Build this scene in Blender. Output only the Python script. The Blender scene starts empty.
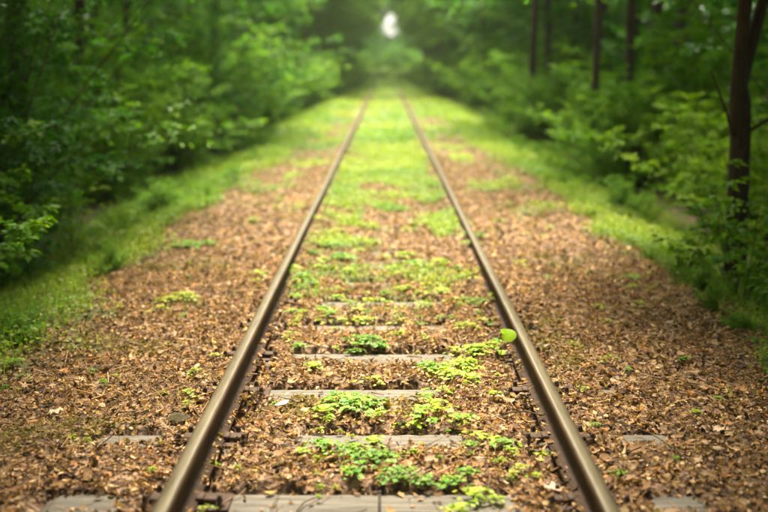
import bpy, math, random
import numpy as np
from mathutils import Vector, Matrix

sc = bpy.context.scene
C = sc.collection
R = math.radians
PI = math.pi
RNG = np.random.default_rng(7)
random.seed(7)

# ---------------------------------------------------------------- camera
CAM_Z = 1.644
THETA = math.atan(193.0 / 1020.0)
cd = bpy.data.cameras.new('camera')
cam = bpy.data.objects.new('camera', cd); C.objects.link(cam)
cd.sensor_width = 36.0
cd.lens = 36.0 * 1020.0 / 768.0
cd.clip_start = 0.05; cd.clip_end = 3000
cam.location = (0.0, 0.0, CAM_Z)
cam.rotation_euler = (PI / 2 - THETA, 0, R(0.11))
cd.dof.use_dof = True
cd.dof.focus_distance = 5.0
cd.dof.aperture_fstop = 1.12
cd.dof.aperture_blades = 0
sc.camera = cam

# ---------------------------------------------------------------- world, sun, exposure
SUN_EL, SUN_AZ = 64.0, -3.0      # azimuth measured from +Y towards +X
w = bpy.data.worlds.new('World'); sc.world = w; w.use_nodes = True
nt = w.node_tree; nt.nodes.clear()
sky = nt.nodes.new('ShaderNodeTexSky'); sky.sky_type = 'NISHITA'; sky.sun_disc = False
sky.sun_elevation = R(SUN_EL); sky.sun_rotation = R(SUN_AZ)
sky.dust_density = 4.0; sky.air_density = 1.0; sky.ozone_density = 1.0
hs = nt.nodes.new('ShaderNodeHueSaturation'); hs.inputs['Saturation'].default_value = 0.12
bg = nt.nodes.new('ShaderNodeBackground'); bg.inputs['Strength'].default_value = 0.14
out = nt.nodes.new('ShaderNodeOutputWorld')
nt.links.new(sky.outputs[0], hs.inputs['Color']); nt.links.new(hs.outputs[0], bg.inputs['Color'])
nt.links.new(bg.outputs[0], out.inputs['Surface'])
sd = bpy.data.lights.new('sun', 'SUN'); sun = bpy.data.objects.new('sun', sd); C.objects.link(sun)
sd.energy = 3.9; sd.angle = R(16); sd.color = (1.0, 0.91, 0.72)
dv = Vector((math.sin(R(SUN_AZ)) * math.cos(R(SUN_EL)), math.cos(R(SUN_AZ)) * math.cos(R(SUN_EL)), math.sin(R(SUN_EL))))
sun.rotation_euler = dv.to_track_quat('Z', 'Y').to_euler()
sun.location = (0, 0, 40)
sc.view_settings.view_transform = 'Standard'
sc.view_settings.look = 'None'
sc.view_settings.exposure = 2.05
sc.view_settings.gamma = 1.0
sc.view_settings.use_white_balance = True
sc.view_settings.white_balance_temperature = 7100
sc.view_settings.white_balance_tint = 10
sc.render.engine = 'CYCLES'
sc.cycles.use_denoising = True
sc.cycles.max_bounces = 8
sc.cycles.diffuse_bounces = 4
sc.cycles.transmission_bounces = 4
sc.cycles.caustics_reflective = False
sc.cycles.caustics_refractive = False

# ---------------------------------------------------------------- helpers
def P(px, py, z=0.0):
    """where a point of the photograph (768 wide) lies on the level z"""
    u = (px - 386.0) / 1020.0; v = -(py - 256.0) / 1020.0
    c, s = math.cos(THETA), math.sin(THETA)
    d = Vector((u, c + v * s, -s + v * c))
    t = (z - CAM_Z) / d.z
    return Vector((d.x * t, d.y * t, z))

def tag(o, label=None, cat=None, group=None, kind=None):
    if label: o['label'] = label
    if cat: o['category'] = cat
    if group: o['group'] = group
    if kind: o['kind'] = kind
    return o

def empty(name, loc, rz=0.0):
    o = bpy.data.objects.new(name, None); C.objects.link(o)
    o.location = loc; o.rotation_euler = (0, 0, rz); o.empty_display_size = 0.05
    return o

def mesh_np(name, V, tris=None, quads=None, tint=None, smooth=False, mats=(), mat_idx=None):
    me = bpy.data.meshes.new(name)
    V = np.asarray(V, dtype=np.float32)
    me.vertices.add(len(V)); me.vertices.foreach_set('co', V.ravel())
    loops = []; tot = []
    if tris is not None and len(tris):
        loops.append(np.asarray(tris, np.int32).ravel()); tot.append(np.full(len(tris), 3, np.int32))
    if quads is not None and len(quads):
        loops.append(np.asarray(quads, np.int32).ravel()); tot.append(np.full(len(quads), 4, np.int32))
    loops = np.concatenate(loops); tot = np.concatenate(tot)
    start = np.concatenate([[0], np.cumsum(tot)[:-1]]).astype(np.int32)
    me.loops.add(len(loops)); me.loops.foreach_set('vertex_index', loops)
    me.polygons.add(len(tot)); me.polygons.foreach_set('loop_start', start)
    if smooth: me.polygons.foreach_set('use_smooth', np.ones(len(tot), bool))
    for m in mats: me.materials.append(m)
    if mat_idx is not None: me.polygons.foreach_set('material_index', np.asarray(mat_idx, np.int32))
    if tint is not None:
        a = me.attributes.new('tint', 'FLOAT_COLOR', 'POINT')
        t4 = np.ones((len(V), 4), np.float32); t4[:, :3] = tint
        a.data.foreach_set('color', t4.ravel())
    me.update(calc_edges=True)
    return me

def obj(name, me, parent=None, loc=None):
    o = bpy.data.objects.new(name, me); C.objects.link(o)
    if parent: o.parent = parent
    if loc is not None: o.location = loc
    return o

def copy_tree(o, parent=None):
    c = o.copy(); C.objects.link(c)
    if parent: c.parent = parent
    for ch in o.children: copy_tree(ch, c)
    return c

def _hash(ix, iy, seed):
    h = (ix.astype(np.int64) * 374761393 + iy.astype(np.int64) * 668265263 + seed * 2147483647) & 0xffffffff
    h = ((h ^ (h >> 13)) * 1274126177) & 0xffffffff
    return ((h ^ (h >> 16)) & 0xffff) / 65535.0

def vnoise(x, y, seed=0):
    ix = np.floor(x); iy = np.floor(y); fx = x - ix; fy = y - iy
    fx = fx * fx * (3 - 2 * fx); fy = fy * fy * (3 - 2 * fy)
    a = _hash(ix, iy, seed); b = _hash(ix + 1, iy, seed); c = _hash(ix, iy + 1, seed); d = _hash(ix + 1, iy + 1, seed)
    return (a + (b - a) * fx) * (1 - fy) + (c + (d - c) * fx) * fy

def fbm(x, y, seed=0, o=3):
    s = 0; a = 0.5; t = 0
    for i in range(o):
        s = s + a * vnoise(x * 2 ** i + 13.7 * i, y * 2 ** i + 7.3 * i, seed + i); t += a; a *= 0.5
    return s / t

def sstep(a, b, x):
    t = np.clip((x - a) / (b - a), 0, 1); return t * t * (3 - 2 * t)

# ---------------------------------------------------------------- materials
def new_mat(name):
    m = bpy.data.materials.new(name); m.use_nodes = True
    n = m.node_tree; n.nodes.clear()
    o = n.nodes.new('ShaderNodeOutputMaterial')
    return m, n, o

def leaf_material(name, rough=0.5, trans=0.4, gain=1.0, spec=0.35, yellow=1.0):
    m, n, o = new_mat(name); L = n.links.new
    at = n.nodes.new('ShaderNodeAttribute'); at.attribute_name = 'tint'
    tc = n.nodes.new('ShaderNodeTexCoord')
    nz = n.nodes.new('ShaderNodeTexNoise'); nz.inputs['Scale'].default_value = 60; nz.inputs['Detail'].default_value = 3
    L(tc.outputs['Object'], nz.inputs['Vector'])
    mr = n.nodes.new('ShaderNodeMapRange'); mr.inputs['To Min'].default_value = 0.72 * gain; mr.inputs['To Max'].default_value = 1.28 * gain
    L(nz.outputs['Fac'], mr.inputs['Value'])
    mx = n.nodes.new('ShaderNodeVectorMath'); mx.operation = 'SCALE'
    L(at.outputs['Color'], mx.inputs[0]); L(mr.outputs[0], mx.inputs['Scale'])
    p = n.nodes.new('ShaderNodeBsdfPrincipled'); p.inputs['Roughness'].default_value = rough
    p.inputs['Specular IOR Level'].default_value = spec
    L(mx.outputs[0], p.inputs['Base Color'])
    tr = n.nodes.new('ShaderNodeBsdfTranslucent')
    tm = n.nodes.new('ShaderNodeVectorMath'); tm.operation = 'MULTIPLY'; tm.inputs[1].default_value = (1.3 * yellow, 1.35, 0.6)
    L(mx.outputs[0], tm.inputs[0]); L(tm.outputs[0], tr.inputs['Color'])
    ms = n.nodes.new('ShaderNodeMixShader'); ms.inputs[0].default_value = trans
    L(p.outputs[0], ms.inputs[1]); L(tr.outputs[0], ms.inputs[2]); L(ms.outputs[0], o.inputs['Surface'])
    return m

def noise_material(name, cols, scale=8.0, rough=0.8, bump=0.3, bscale=40.0, metallic=0.0, stretch=(1, 1, 1), spec=0.4, bdist=0.01):
    m, n, o = new_mat(name); L = n.links.new
    tc = n.nodes.new('ShaderNodeTexCoord'); mp = n.nodes.new('ShaderNodeMapping'); mp.inputs['Scale'].default_value = stretch
    L(tc.outputs['Object'], mp.inputs['Vector'])
    nz = n.nodes.new('ShaderNodeTexNoise'); nz.inputs['Scale'].default_value = scale; nz.inputs['Detail'].default_value = 8; nz.inputs['Roughness'].default_value = 0.65
    L(mp.outputs[0], nz.inputs['Vector'])
    cr = n.nodes.new('ShaderNodeValToRGB'); e = cr.color_ramp.elements
    k = len(cols)
    for i, c in enumerate(cols):
        pos = 0.3 + 0.4 * i / max(1, k - 1)
        if i < 2: e[i].position = pos; e[i].color = (*c, 1)
        else:
            q = e.new(pos); q.color = (*c, 1)
    L(nz.outputs['Fac'], cr.inputs[0])
    p = n.nodes.new('ShaderNodeBsdfPrincipled'); p.inputs['Roughness'].default_value = rough; p.inputs['Metallic'].default_value = metallic
    p.inputs['Specular IOR Level'].default_value = spec
    L(cr.outputs[0], p.inputs['Base Color'])
    nb = n.nodes.new('ShaderNodeTexNoise'); nb.inputs['Scale'].default_value = bscale; nb.inputs['Detail'].default_value = 6
    L(mp.outputs[0], nb.inputs['Vector'])
    bp = n.nodes.new('ShaderNodeBump'); bp.inputs['Strength'].default_value = bump; bp.inputs['Distance'].default_value = bdist
    L(nb.outputs['Fac'], bp.inputs['Height']); L(bp.outputs[0], p.inputs['Normal'])
    L(p.outputs[0], o.inputs['Surface'])
    return m

M = {}
M['green'] = leaf_material('green_leaf', 0.55, 0.48, 1.0, 0.25)
M['weed'] = leaf_material('weed_leaf', 0.5, 0.40, 1.0, 0.3)
M['litter'] = leaf_material('dead_leaf', 0.7, 0.15, 1.0, 0.15, 0.8)
M['bark'] = noise_material('bark', [(0.015, 0.010, 0.007), (0.06, 0.042, 0.03), (0.028, 0.022, 0.013)], 6, 0.9, 0.8, 18, stretch=(3, 3, 0.7), bdist=0.03)
M['stem'] = noise_material('twig_bark', [(0.04, 0.025, 0.015), (0.10, 0.07, 0.04)], 20, 0.85, 0.3, 60)
M['palestem'] = noise_material('pale_twig', [(0.22, 0.13, 0.07), (0.40, 0.27, 0.15)], 30, 0.75, 0.3, 80)
M['sleeper'] = noise_material('weathered_sleeper', [(0.05, 0.042, 0.034), (0.135, 0.12, 0.10), (0.22, 0.20, 0.175)], 9, 0.8, 0.9, 45, stretch=(0.3, 4, 2), bdist=0.006)
M['seam'] = noise_material('sleeper_seam', [(0.02, 0.016, 0.012), (0.05, 0.04, 0.03)], 30, 0.9, 0.3, 60)
M['rust'] = noise_material('rusted_steel', [(0.03, 0.016, 0.010), (0.07, 0.038, 0.022), (0.11, 0.06, 0.03)], 14, 0.8, 0.4, 90, bdist=0.003, stretch=(1, 0.5, 1))
M['railtop'] = noise_material('worn_rail_head', [(0.075, 0.052, 0.03), (0.20, 0.16, 0.105), (0.11, 0.08, 0.048)], 11, 0.34, 0.45, 60, metallic=0.6, stretch=(6, 0.25, 1), bdist=0.001, spec=0.5)
M['railside'] = noise_material('rail_side', [(0.04, 0.025, 0.014), (0.12, 0.075, 0.04)], 16, 0.62, 0.3, 90, metallic=0.2, stretch=(1, 0.3, 1), bdist=0.002)
M['darkrust'] = noise_material('dark_rust', [(0.035, 0.018, 0.010), (0.08, 0.042, 0.024)], 18, 0.75, 0.5, 90, bdist=0.003)  # darker rust for the rail foot and fastenings

def ground_material():
    m, n, o = new_mat('forest_ground'); L = n.links.new
    tc = n.nodes.new('ShaderNodeTexCoord')
    at = n.nodes.new('ShaderNodeAttribute'); at.attribute_name = 'tint'      # r: share of green cover
    vo = n.nodes.new('ShaderNodeTexVoronoi'); vo.inputs['Scale'].default_value = 26
    nzd = n.nodes.new('ShaderNodeTexNoise'); nzd.inputs['Scale'].default_value = 14; nzd.inputs['Detail'].default_value = 5
    L(tc.outputs['Object'], nzd.inputs['Vector'])
    ad = n.nodes.new('ShaderNodeVectorMath'); ad.operation = 'MULTIPLY_ADD'; ad.inputs[1].default_value = (0.12, 0.12, 0.12)
    L(nzd.outputs['Color'], ad.inputs[0]); L(tc.outputs['Object'], ad.inputs[2]); L(ad.outputs[0], vo.inputs['Vector'])
    cr = n.nodes.new('ShaderNodeValToRGB'); e = cr.color_ramp.elements
    e[0].position = 0.05; e[0].color = (0.035, 0.020, 0.012, 1); e[1].position = 1; e[1].color = (0.36, 0.23, 0.15, 1)
    q = e.new(0.4); q.color = (0.13, 0.075, 0.045, 1); q = e.new(0.7); q.color = (0.22, 0.13, 0.08, 1)
    sx = n.nodes.new('ShaderNodeSeparateColor'); L(vo.outputs['Color'], sx.inputs[0]); L(sx.outputs[0], cr.inputs[0])
    ng = n.nodes.new('ShaderNodeTexNoise'); ng.inputs['Scale'].default_value = 30; ng.inputs['Detail'].default_value = 4
    L(tc.outputs['Object'], ng.inputs['Vector'])
    cg = n.nodes.new('ShaderNodeValToRGB'); e = cg.color_ramp.elements
    e[0].position = 0.3; e[0].color = (0.03, 0.055, 0.010, 1); e[1].position = 0.7; e[1].color = (0.13, 0.19, 0.025, 1)
    L(ng.outputs['Fac'], cg.inputs[0])
    mx = n.nodes.new('ShaderNodeMix'); mx.data_type = 'RGBA'
    sp = n.nodes.new('ShaderNodeSeparateColor'); L(at.outputs['Color'], sp.inputs[0])
    L(sp.outputs[0], mx.inputs['Factor']); L(cr.outputs[0], mx.inputs['A']); L(cg.outputs[0], mx.inputs['B'])
    p = n.nodes.new('ShaderNodeBsdfPrincipled'); p.inputs['Roughness'].default_value = 0.9
    L(mx.outputs['Result'], p.inputs['Base Color'])
    bp = n.nodes.new('ShaderNodeBump'); bp.inputs['Strength'].default_value = 0.8; bp.inputs['Distance'].default_value = 0.02
    L(vo.outputs['Distance'], bp.inputs['Height']); L(bp.outputs[0], p.inputs['Normal'])
    L(p.outputs[0], o.inputs['Surface'])
    return m
M['ground'] = ground_material()

# ---------------------------------------------------------------- track geometry facts
RX = 0.762                     # rail centre line
SP = 0.648                      # sleeper spacing
S0 = P(386, 492).y              # far edge of nearest sleeper
SLEEP_Y = [S0 - 0.11 + SP * k for k in range(-6, 76)]      # centre of each sleeper
# bare stretches of each sleeper top (x from, x to), by index counted from the nearest one
BARE = {0: [(-.70, .47), (-1.32, -1.04), (1.02, 1.18)], 1: [(-.37, .31), (-1.26, -1.02), (1.06, 1.22)],
        2: [(-.60, .25), (1.1, 1.15)], 3: [(-.51, .40)], 4: [(-.52, .08), (.25, .36)], 5: [(-.43, .38)], 6: [(-.28, .02)],
        7: [(-.15, .12), (.2, .3)], 8: [(-.1, .1)], 9: [(-.3, -.1)], 10: [(-.05, .15)], -1: [(-.6, .6)], -2: [(-.6, .6)]}
SLW = 0.125                     # half width kept clear

def track_z(x, y):
    ax = np.abs(x)
    z = 0.012 + 0.030 * (fbm(x * 2.2, y * 2.2, 3) - 0.5) + 0.022 * (fbm(x * 9, y * 9, 9) - 0.5)
    ph = np.abs((y - S0 + 0.11) / SP - np.round((y - S0 + 0.11) / SP)) * SP
    near = 0.30 + 0.70 * sstep(0.10, 0.20, ph)
    z = z - near * (1 - .8 * sstep(5.6, 9, y)) * (0.07 * np.exp(-((ax - 0.69) / 0.07) ** 2) + 0.02 * np.exp(-((ax - 0.86) / 0.06) ** 2))
    z = z + (0.075 * sstep(5.6, 9.5, y) - 0.035 * sstep(16, 26, y) + 0.012 * (fbm(x * 3, y * 3, 15) - .3)) * np.exp(-((ax - RX) / 0.13) ** 2)
    for k, iv in BARE.items():
        cy = S0 - 0.11 + SP * k
        for a, b in iv:
            sw, oy = (SLW, 0.015) if k <= 0 else (0.085, -0.035)
            if abs(a) > .9: sw *= .45
            wy = sstep(sw + 0.07, sw - 0.01, np.abs(y - cy + oy))
            wx = sstep(a - 0.05, a + 0.03, x) * sstep(b + 0.05, b - 0.03, x)
            ww = wy * wx
            z = z * (1 - ww) + (-0.055) * ww
    return z

def ground_z(x, y):
    x = np.asarray(x, float); y = np.asarray(y, float)
    ax = np.abs(x)
    z = track_z(x, y)
    z = z - 0.34 * sstep(1.9, 3.6, ax) + 0.30 * (fbm(x * 0.35, y * 0.35, 21) - 0.5) * sstep(2.6, 6, ax)
    z = z + 0.9 * sstep(6, 26, ax)
    z = z + 0.05 * (fbm(x * 1.1, y * 1.1, 5) - 0.5) * sstep(1.2, 2.5, ax)
    z = z + 1.2 * sstep(82, 118, y) * sstep(60, 0, ax)
    return z

def green_share(x, y):
    """share of the ground under green plants: verges, and more and more of the bed with distance"""
    ax = np.abs(x)
    n1 = fbm(x * 1.3, y * 0.9, 31, 4) + 0.35 * (fbm(x * 5, y * 4, 35, 2) - .5); n2 = fbm(x * 3.1, y * 2.2, 41, 3)
    edge = 2.28 - 0.6 * sstep(11, 22, y) + 0.9 * (n1 - 0.5) + 0.1 * (x > 0) * sstep(8, 14, y) - 0.12 * (x < 0)
    wid = 1 + 1.6 * sstep(8, 16, y)
    verge = sstep(edge - 0.2 * wid, edge + 0.24 * wid, ax + 0.7 * (n2 - 0.5))
    deep = sstep(3.9, 3.2, ax) * 0.85 + 0.15
    g = verge * deep
    mid = sstep(0.95, 0.62, ax) * sstep(5.5, 8.5, y) * sstep(0.53 - 0.20 * sstep(7.0, 15, y), 0.62 - 0.14 * sstep(7.0, 15, y), n1 * 0.6 + n2 * 0.4) * (1 - 0.55 * sstep(34, 46, y))
    out = sstep(0.8, .95, ax) * sstep(8, 15, y) * sstep(0.56 - 0.12 * sstep(10, 30, y), 0.68 - 0.12 * sstep(10, 30, y), n1 * 0.55 + n2 * 0.45)
    far = sstep(50, 66, y + 14 * (n1 - .5))
    return np.clip(np.maximum(np.maximum(g, mid), np.maximum(out, far)), 0, 1)

# ground sheet ---------------------------------------------------
def coords(lo, hi, step, end_lo, end_hi, grow=1.12):
    c = list(np.arange(lo, hi + 1e-6, step)); s = step
    while c[-1] < end_hi: s *= grow; c.append(c[-1] + s)
    s = step; d = []
    p = c[0]
    while p > end_lo: s *= grow; p -= s; d.append(p)
    return np.array(d[::-1] + c)
gx = coords(-2.6, 2.6, 0.035, -420, 420, 1.10)
gy = coords(3.0, 10.0, 0.035, -300, 900, 1.03)
GX, GY = np.meshgrid(gx, gy)
fx, fy = GX.ravel(), GY.ravel()
GZ = ground_z(fx, fy)
nx, ny = len(gx), len(gy)
idx = np.arange(nx * ny).reshape(ny, nx)
quads = np.stack([idx[:-1, :-1], idx[:-1, 1:], idx[1:, 1:], idx[1:, :-1]], -1).reshape(-1, 4)
gs = green_share(fx, fy)
gt = np.stack([gs * 0.9, gs, gs], 1)
ground = obj('forest_ground', mesh_np('forest_ground', np.stack([fx, fy, GZ], 1), quads=quads, tint=gt, smooth=True, mats=[M['ground']]))
tag(ground, kind='structure')

# ---------------------------------------------------------------- rails
def make_rail(xc, side):
    # side = +1 for the right rail; profile in (x, z), running from foot round the head
    zt = 0.165; zb = 0.012
    half = [(0.056, zb), (0.056, zb + 0.010), (0.022, zb + 0.022), (0.0085, zb + 0.034), (0.0085, zt - 0.040),
            (0.027, zt - 0.032), (0.030, zt - 0.013), (0.028, zt - 0.006), (0.023, zt - 0.0018), (0.011, zt)]
    prof = half + [(-a, b) for a, b in reversed(half)]
    ys = np.concatenate([np.arange(-8, 12, 0.25), np.arange(12, 100.1, 1.0)])
    wob = 0.004 * (fbm(ys * 0.4, ys * 0 + side, 77) - 0.5) * 2
    wz = 0.004 * (fbm(ys * 0.3, ys * 0 + side * 3, 78) - 0.5) * 2
    V = []; k = len(prof)
    for y, a, b in zip(ys, wob, wz):
        for (px, pz) in prof: V.append((xc + px + a, y, pz + (b if pz > 0.03 else 0)))
    Q = []; mi = []
    for i in range(len(ys) - 1):
        for j in range(k):
            j2 = (j + 1) % k
            Q.append((i * k + j, (i + 1) * k + j, (i + 1) * k + j2, i * k + j2))
            if j in (8, 9, 10): mi.append(0)
            elif j in (5, 6, 7, 11, 12, 13): mi.append(1)
            elif j in (0, 1, 2, 16, 17, 18, 19): mi.append(3)
            else: mi.append(2)
    for base in (0, (len(ys) - 1) * k): pass
    me = mesh_np('rail', V, quads=Q, mats=[M['railtop'], M['railside'], M['rust'], M['darkrust']], mat_idx=mi, smooth=True)
    o = obj('rail', me)
    return o
r1 = make_rail(-RX, -1)
tag(r1, 'long rusty brown steel rail with worn shiny top, left rail of the track', 'rail', 'rails of the track')
r2 = make_rail(RX, 1)
tag(r2, 'long rusty brown steel rail with dull worn top, right rail of the track', 'rail', 'rails of the track')

# ---------------------------------------------------------------- sleepers
def sleeper_mesh(seed):
    rg = np.random.default_rng(seed)
    xs = np.linspace(-1.30, 1.30, 53)
    prof = [(-0.130, -0.16), (-0.130, -0.045), (-0.122, -0.022), (-0.085, -0.003), (-0.06, 0.0), (0.06, 0.0), (0.085, -0.003), (0.120, -0.02), (0.130, -0.045), (0.130, -0.16)]
    V = []; k = len(prof)
    for i, x in enumerate(xs):
        e = 0.006 * (rg.random() - 0.5)
        for j, (py, pz) in enumerate(prof):
            endf = 0.93 if i in (0, len(xs) - 1) else 1
            V.append((x + (0.01 * (rg.random() - 0.5)), py * endf + e * (1 if j > 5 else -0.6) + 0.003 * (rg.random() - 0.5), pz - (0.012 if endf < 1 else 0) + 0.003 * (rg.random() - 0.5)))
    Q = []
    for i in range(len(xs) - 1):
        for j in range(k - 1):
            Q.append((i * k + j, (i + 1) * k + j, (i + 1) * k + j + 1, i * k + j + 1))
    n = len(V)
    T = []
    for b in (0, (len(xs) - 1) * k):
        for j in range(1, k - 1):
            T.append((b, b + j, b + j + 1) if b == 0 else (b, b + j + 1, b + j))
    return mesh_np('sleeper', V, tris=T, quads=Q, smooth=False, mats=[M['sleeper']])

def box_verts(x0, x1, y0, y1, z0, z1, ch=0.0):
    V = [(x0, y0, z0), (x1, y0, z0), (x1, y1, z0), (x0, y1, z0), (x0, y0, z1 - ch), (x1, y0, z1 - ch), (x1, y1, z1 - ch), (x0, y1, z1 - ch)]
    Q = [(0, 3, 2, 1), (0, 1, 5, 4), (1, 2, 6, 5), (2, 3, 7, 6), (3, 0, 4, 7)]
    if ch:
        V += [(x0 + ch, y0 + ch, z1), (x1 - ch, y0 + ch, z1), (x1 - ch, y1 - ch, z1), (x0 + ch, y1 - ch, z1)]
        Q += [(4, 5, 9, 8), (5, 6, 10, 9), (6, 7, 11, 10), (7, 4, 8, 11), (8, 9, 10, 11)]
    else: Q += [(4, 5, 6, 7)]
    return V, Q

def bolt_mesh():
    V = []; Q = []; T = []
    rings = [(0.020, 0.0), (0.020, 0.006), (0.013, 0.008), (0.013, 0.030), (0.009, 0.035), (0.009, 0.045)]
    k = 6
    for r, z in rings:
        for a in range(k): V.append((r * math.cos(a * PI / 3), r * math.sin(a * PI / 3), z))
    for i in range(len(rings) - 1):
        for a in range(k): Q.append((i * k + a, i * k + (a + 1) % k, (i + 1) * k + (a + 1) % k, (i + 1) * k + a))
    b = (len(rings) - 1) * k
    for a in range(1, k - 1): T.append((b, b + a, b + a + 1))
    return mesh_np('bolt', V, tris=T, quads=Q, mats=[M['darkrust']])
V_, Q_ = box_verts(-0.175, 0.175, -0.075, 0.075, -0.002, 0.0105, 0.003)
plate_me = mesh_np('base_plate', V_, quads=Q_, mats=[M['darkrust']])
bolt_me = bolt_mesh()
def clip_mesh():
    V, Q = [], []
    for (x0, x1, z0, z1) in ((0.0, 0.055, 0.0, 0.022), (-0.03, 0.0, 0.012, 0.026)):
        v, q = box_verts(x0, x1, -0.03, 0.03, z0, z1, 0.004); b = len(V)
        V += v; Q += [tuple(i + b for i in f) for f in q]
    return mesh_np('clamp', V, quads=Q, mats=[M['darkrust']])
clip_me = clip_mesh()
sl_me = [sleeper_mesh(s) for s in range(6)]
ORD = ['nearest', 'second', 'third', 'fourth', 'fifth', 'sixth', 'seventh', 'eighth', 'ninth', 'tenth', 'eleventh']
DESC = ['nearest grey sleeper, bare between the rails and split by a dark seam', 'second grey sleeper from the front, bare in the middle between weeds',
        'third grey sleeper from the front, its bare part reaching towards the left rail', 'fourth pale sleeper from the front, with a green weed behind its middle',
        'fifth pale sleeper from the front, mostly under brown leaves', 'sixth pale sleeper from the front, a thin blurred strip among leaves']
for i, y in enumerate(SLEEP_Y):
    k = i - 6
    if k < -1: continue
    o = obj('sleeper', sl_me[i % 6], None, (0.0, y, 0.0))
    o.rotation_euler = (0, 0, 0.012 * (RNG.random() - 0.5) if k != 0 else 0)
    if k < 0: lab = 'sleeper just in front of the nearest visible one, cut by the picture edge'
    elif k < 6: lab = DESC[k]
    elif k < 11: lab = 'blurred sleeper, %s from the front, only scraps showing through leaves and weeds' % ORD[k]
    else: lab = 'far sleeper buried under green ground cover between the rails'
    tag(o, lab, 'railway sleeper', 'sleepers under the rails')
    if k < 14:
        for s in (-1, 1):
            pl = obj('base_plate', plate_me, o, (s * RX, 0, 0))
            for u in (-1, 1):
                cl = obj('clamp', clip_me, o, (s * RX + u * 0.075, 0, 0.011)); cl.rotation_euler = (0, 0, 0 if u > 0 else PI)
                for t in (-1, 1):
                    obj('bolt', bolt_me, o, (s * RX + u * (0.105 if t > 0 else 0.14), t * 0.048, 0.011))
    if k == 0:
        v, q = box_verts(-0.030, -0.018, -0.135, 0.12, -0.04, 0.0025)
        me = mesh_np('seam', v, quads=q, mats=[M['seam']])
        obj('seam', me, o)

# ---------------------------------------------------------------- scatter helpers
def rot_from_normals(nrm, yaw):
    """rotation matrices whose z axis is nrm, spun by yaw"""
    n = nrm / np.linalg.norm(nrm, axis=1, keepdims=True)
    ref = np.stack([np.cos(yaw), np.sin(yaw), np.zeros_like(yaw)], 1)
    x = ref - n * np.sum(ref * n, 1, keepdims=True); x /= np.linalg.norm(x, axis=1, keepdims=True) + 1e-9
    y = np.cross(n, x)
    return np.stack([x, y, n], 2)          # columns

def place(T, F, pos, Rm, scale, tint):
    """T (k,3) template, F faces; returns V, F, tint"""
    N = len(pos); k = len(T)
    if np.ndim(scale) == 1: scale = scale[:, None]
    S = T[None] * scale[:, None, :] if scale.shape[1] == 3 else T[None] * scale[:, :, None]
    V = np.einsum('nij,nkj->nki', Rm, S) + pos[:, None, :]
    Fo = (F[None] + (np.arange(N) * k)[:, None, None]).reshape(-1, F.shape[1])
    return V.reshape(-1, 3), Fo, np.repeat(tint, k, axis=0)

def strip_leaf(widths, lens, cup=0.2, bend=0.3, jag=None, ph=0.0):
    """leaf along +x of length 1, three columns, midrib low"""
    V = []; 
    for i, (wd, l) in enumerate(zip(widths, lens)):
        zb = bend * (l - 0.5) ** 2 * (1 if ph == 0 else math.sin(l * 6 + ph))
        V += [(l, -wd, zb + cup * wd), (l, 0, zb), (l, wd, zb + cup * wd * (0.6 if jag else 1))]
    F = []
    for i in range(len(widths) - 1):
        a = i * 3
        for c in (0, 1):
            F += [(a + c, a + 3 + c, a + 4 + c), (a + c, a + 4 + c, a + 1 + c)]
    return np.array(V, float) - np.array([0.5, 0, 0]), np.array(F, int)

def fan_leaf(lobes=5, r1=0.5, r0=0.27, cup=0.25, curl=0.3, seed=0, stalk=True):
    """palmate leaf: a fan of lobes round the stalk end"""
    rg = np.random.default_rng(seed)
    V = [(0, 0, 0)]; n = lobes * 2 + 1
    for i in range(n):
        a = -2.3 + 4.6 * i / (n - 1)
        r = (r1 * (0.75 + 0.35 * math.cos(a)) if i % 2 else r0 * (0.8 + 0.3 * math.cos(a))) * (0.9 + 0.2 * rg.random())
        V.append((r * math.cos(a), r * math.sin(a), cup * r * (0.3 if i % 2 else 1) + curl * r * r * rg.uniform(-1, 1.5)))
    F = [(0, i, i + 1) for i in range(1, n)]
    return np.array(V, float), np.array(F, int)

DIAMOND = (np.array([(0, 0, 0), (0.45, -0.26, 0.05), (1, 0, -0.08), (0.45, 0.26, 0.05)], float), np.array([(0, 1, 2), (0, 2, 3)]))
DEAD = [strip_leaf([0.02, .26, .30, .16, .01], [0, .22, .5, .8, 1], .35, 0.8),
        strip_leaf([0.05, .33, .24, .28, .02], [0, .25, .5, .75, 1], .55, 1.2, True),
        strip_leaf([0.03, .18, .34, .10], [0, .3, .62, 1], .8, 1.6, True, 1.0),
        fan_leaf(5, .58, .28, .3, 1.3, 1), fan_leaf(3, .6, .3, .5, 1.8, 2), fan_leaf(5, .55, .22, .1, 1.0, 5)]
BIT = (np.array([(-.5, -.12, 0), (.1, -.3, .1), (.5, .05, -.05), (-.1, .28, .12)], float), np.array([(0, 1, 2), (0, 2, 3)]))
TWIGLET = (np.array([(-.5, -.02, 0), (-.5, .02, 0.0), (-.5, 0, .04), (.5, -.012, .1), (.5, .012, .1), (.5, 0, .12)], float),
           np.array([(0, 2, 5), (0, 5, 3), (2, 1, 4), (2, 4, 5), (1, 0, 3), (1, 3, 4)]))

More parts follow.
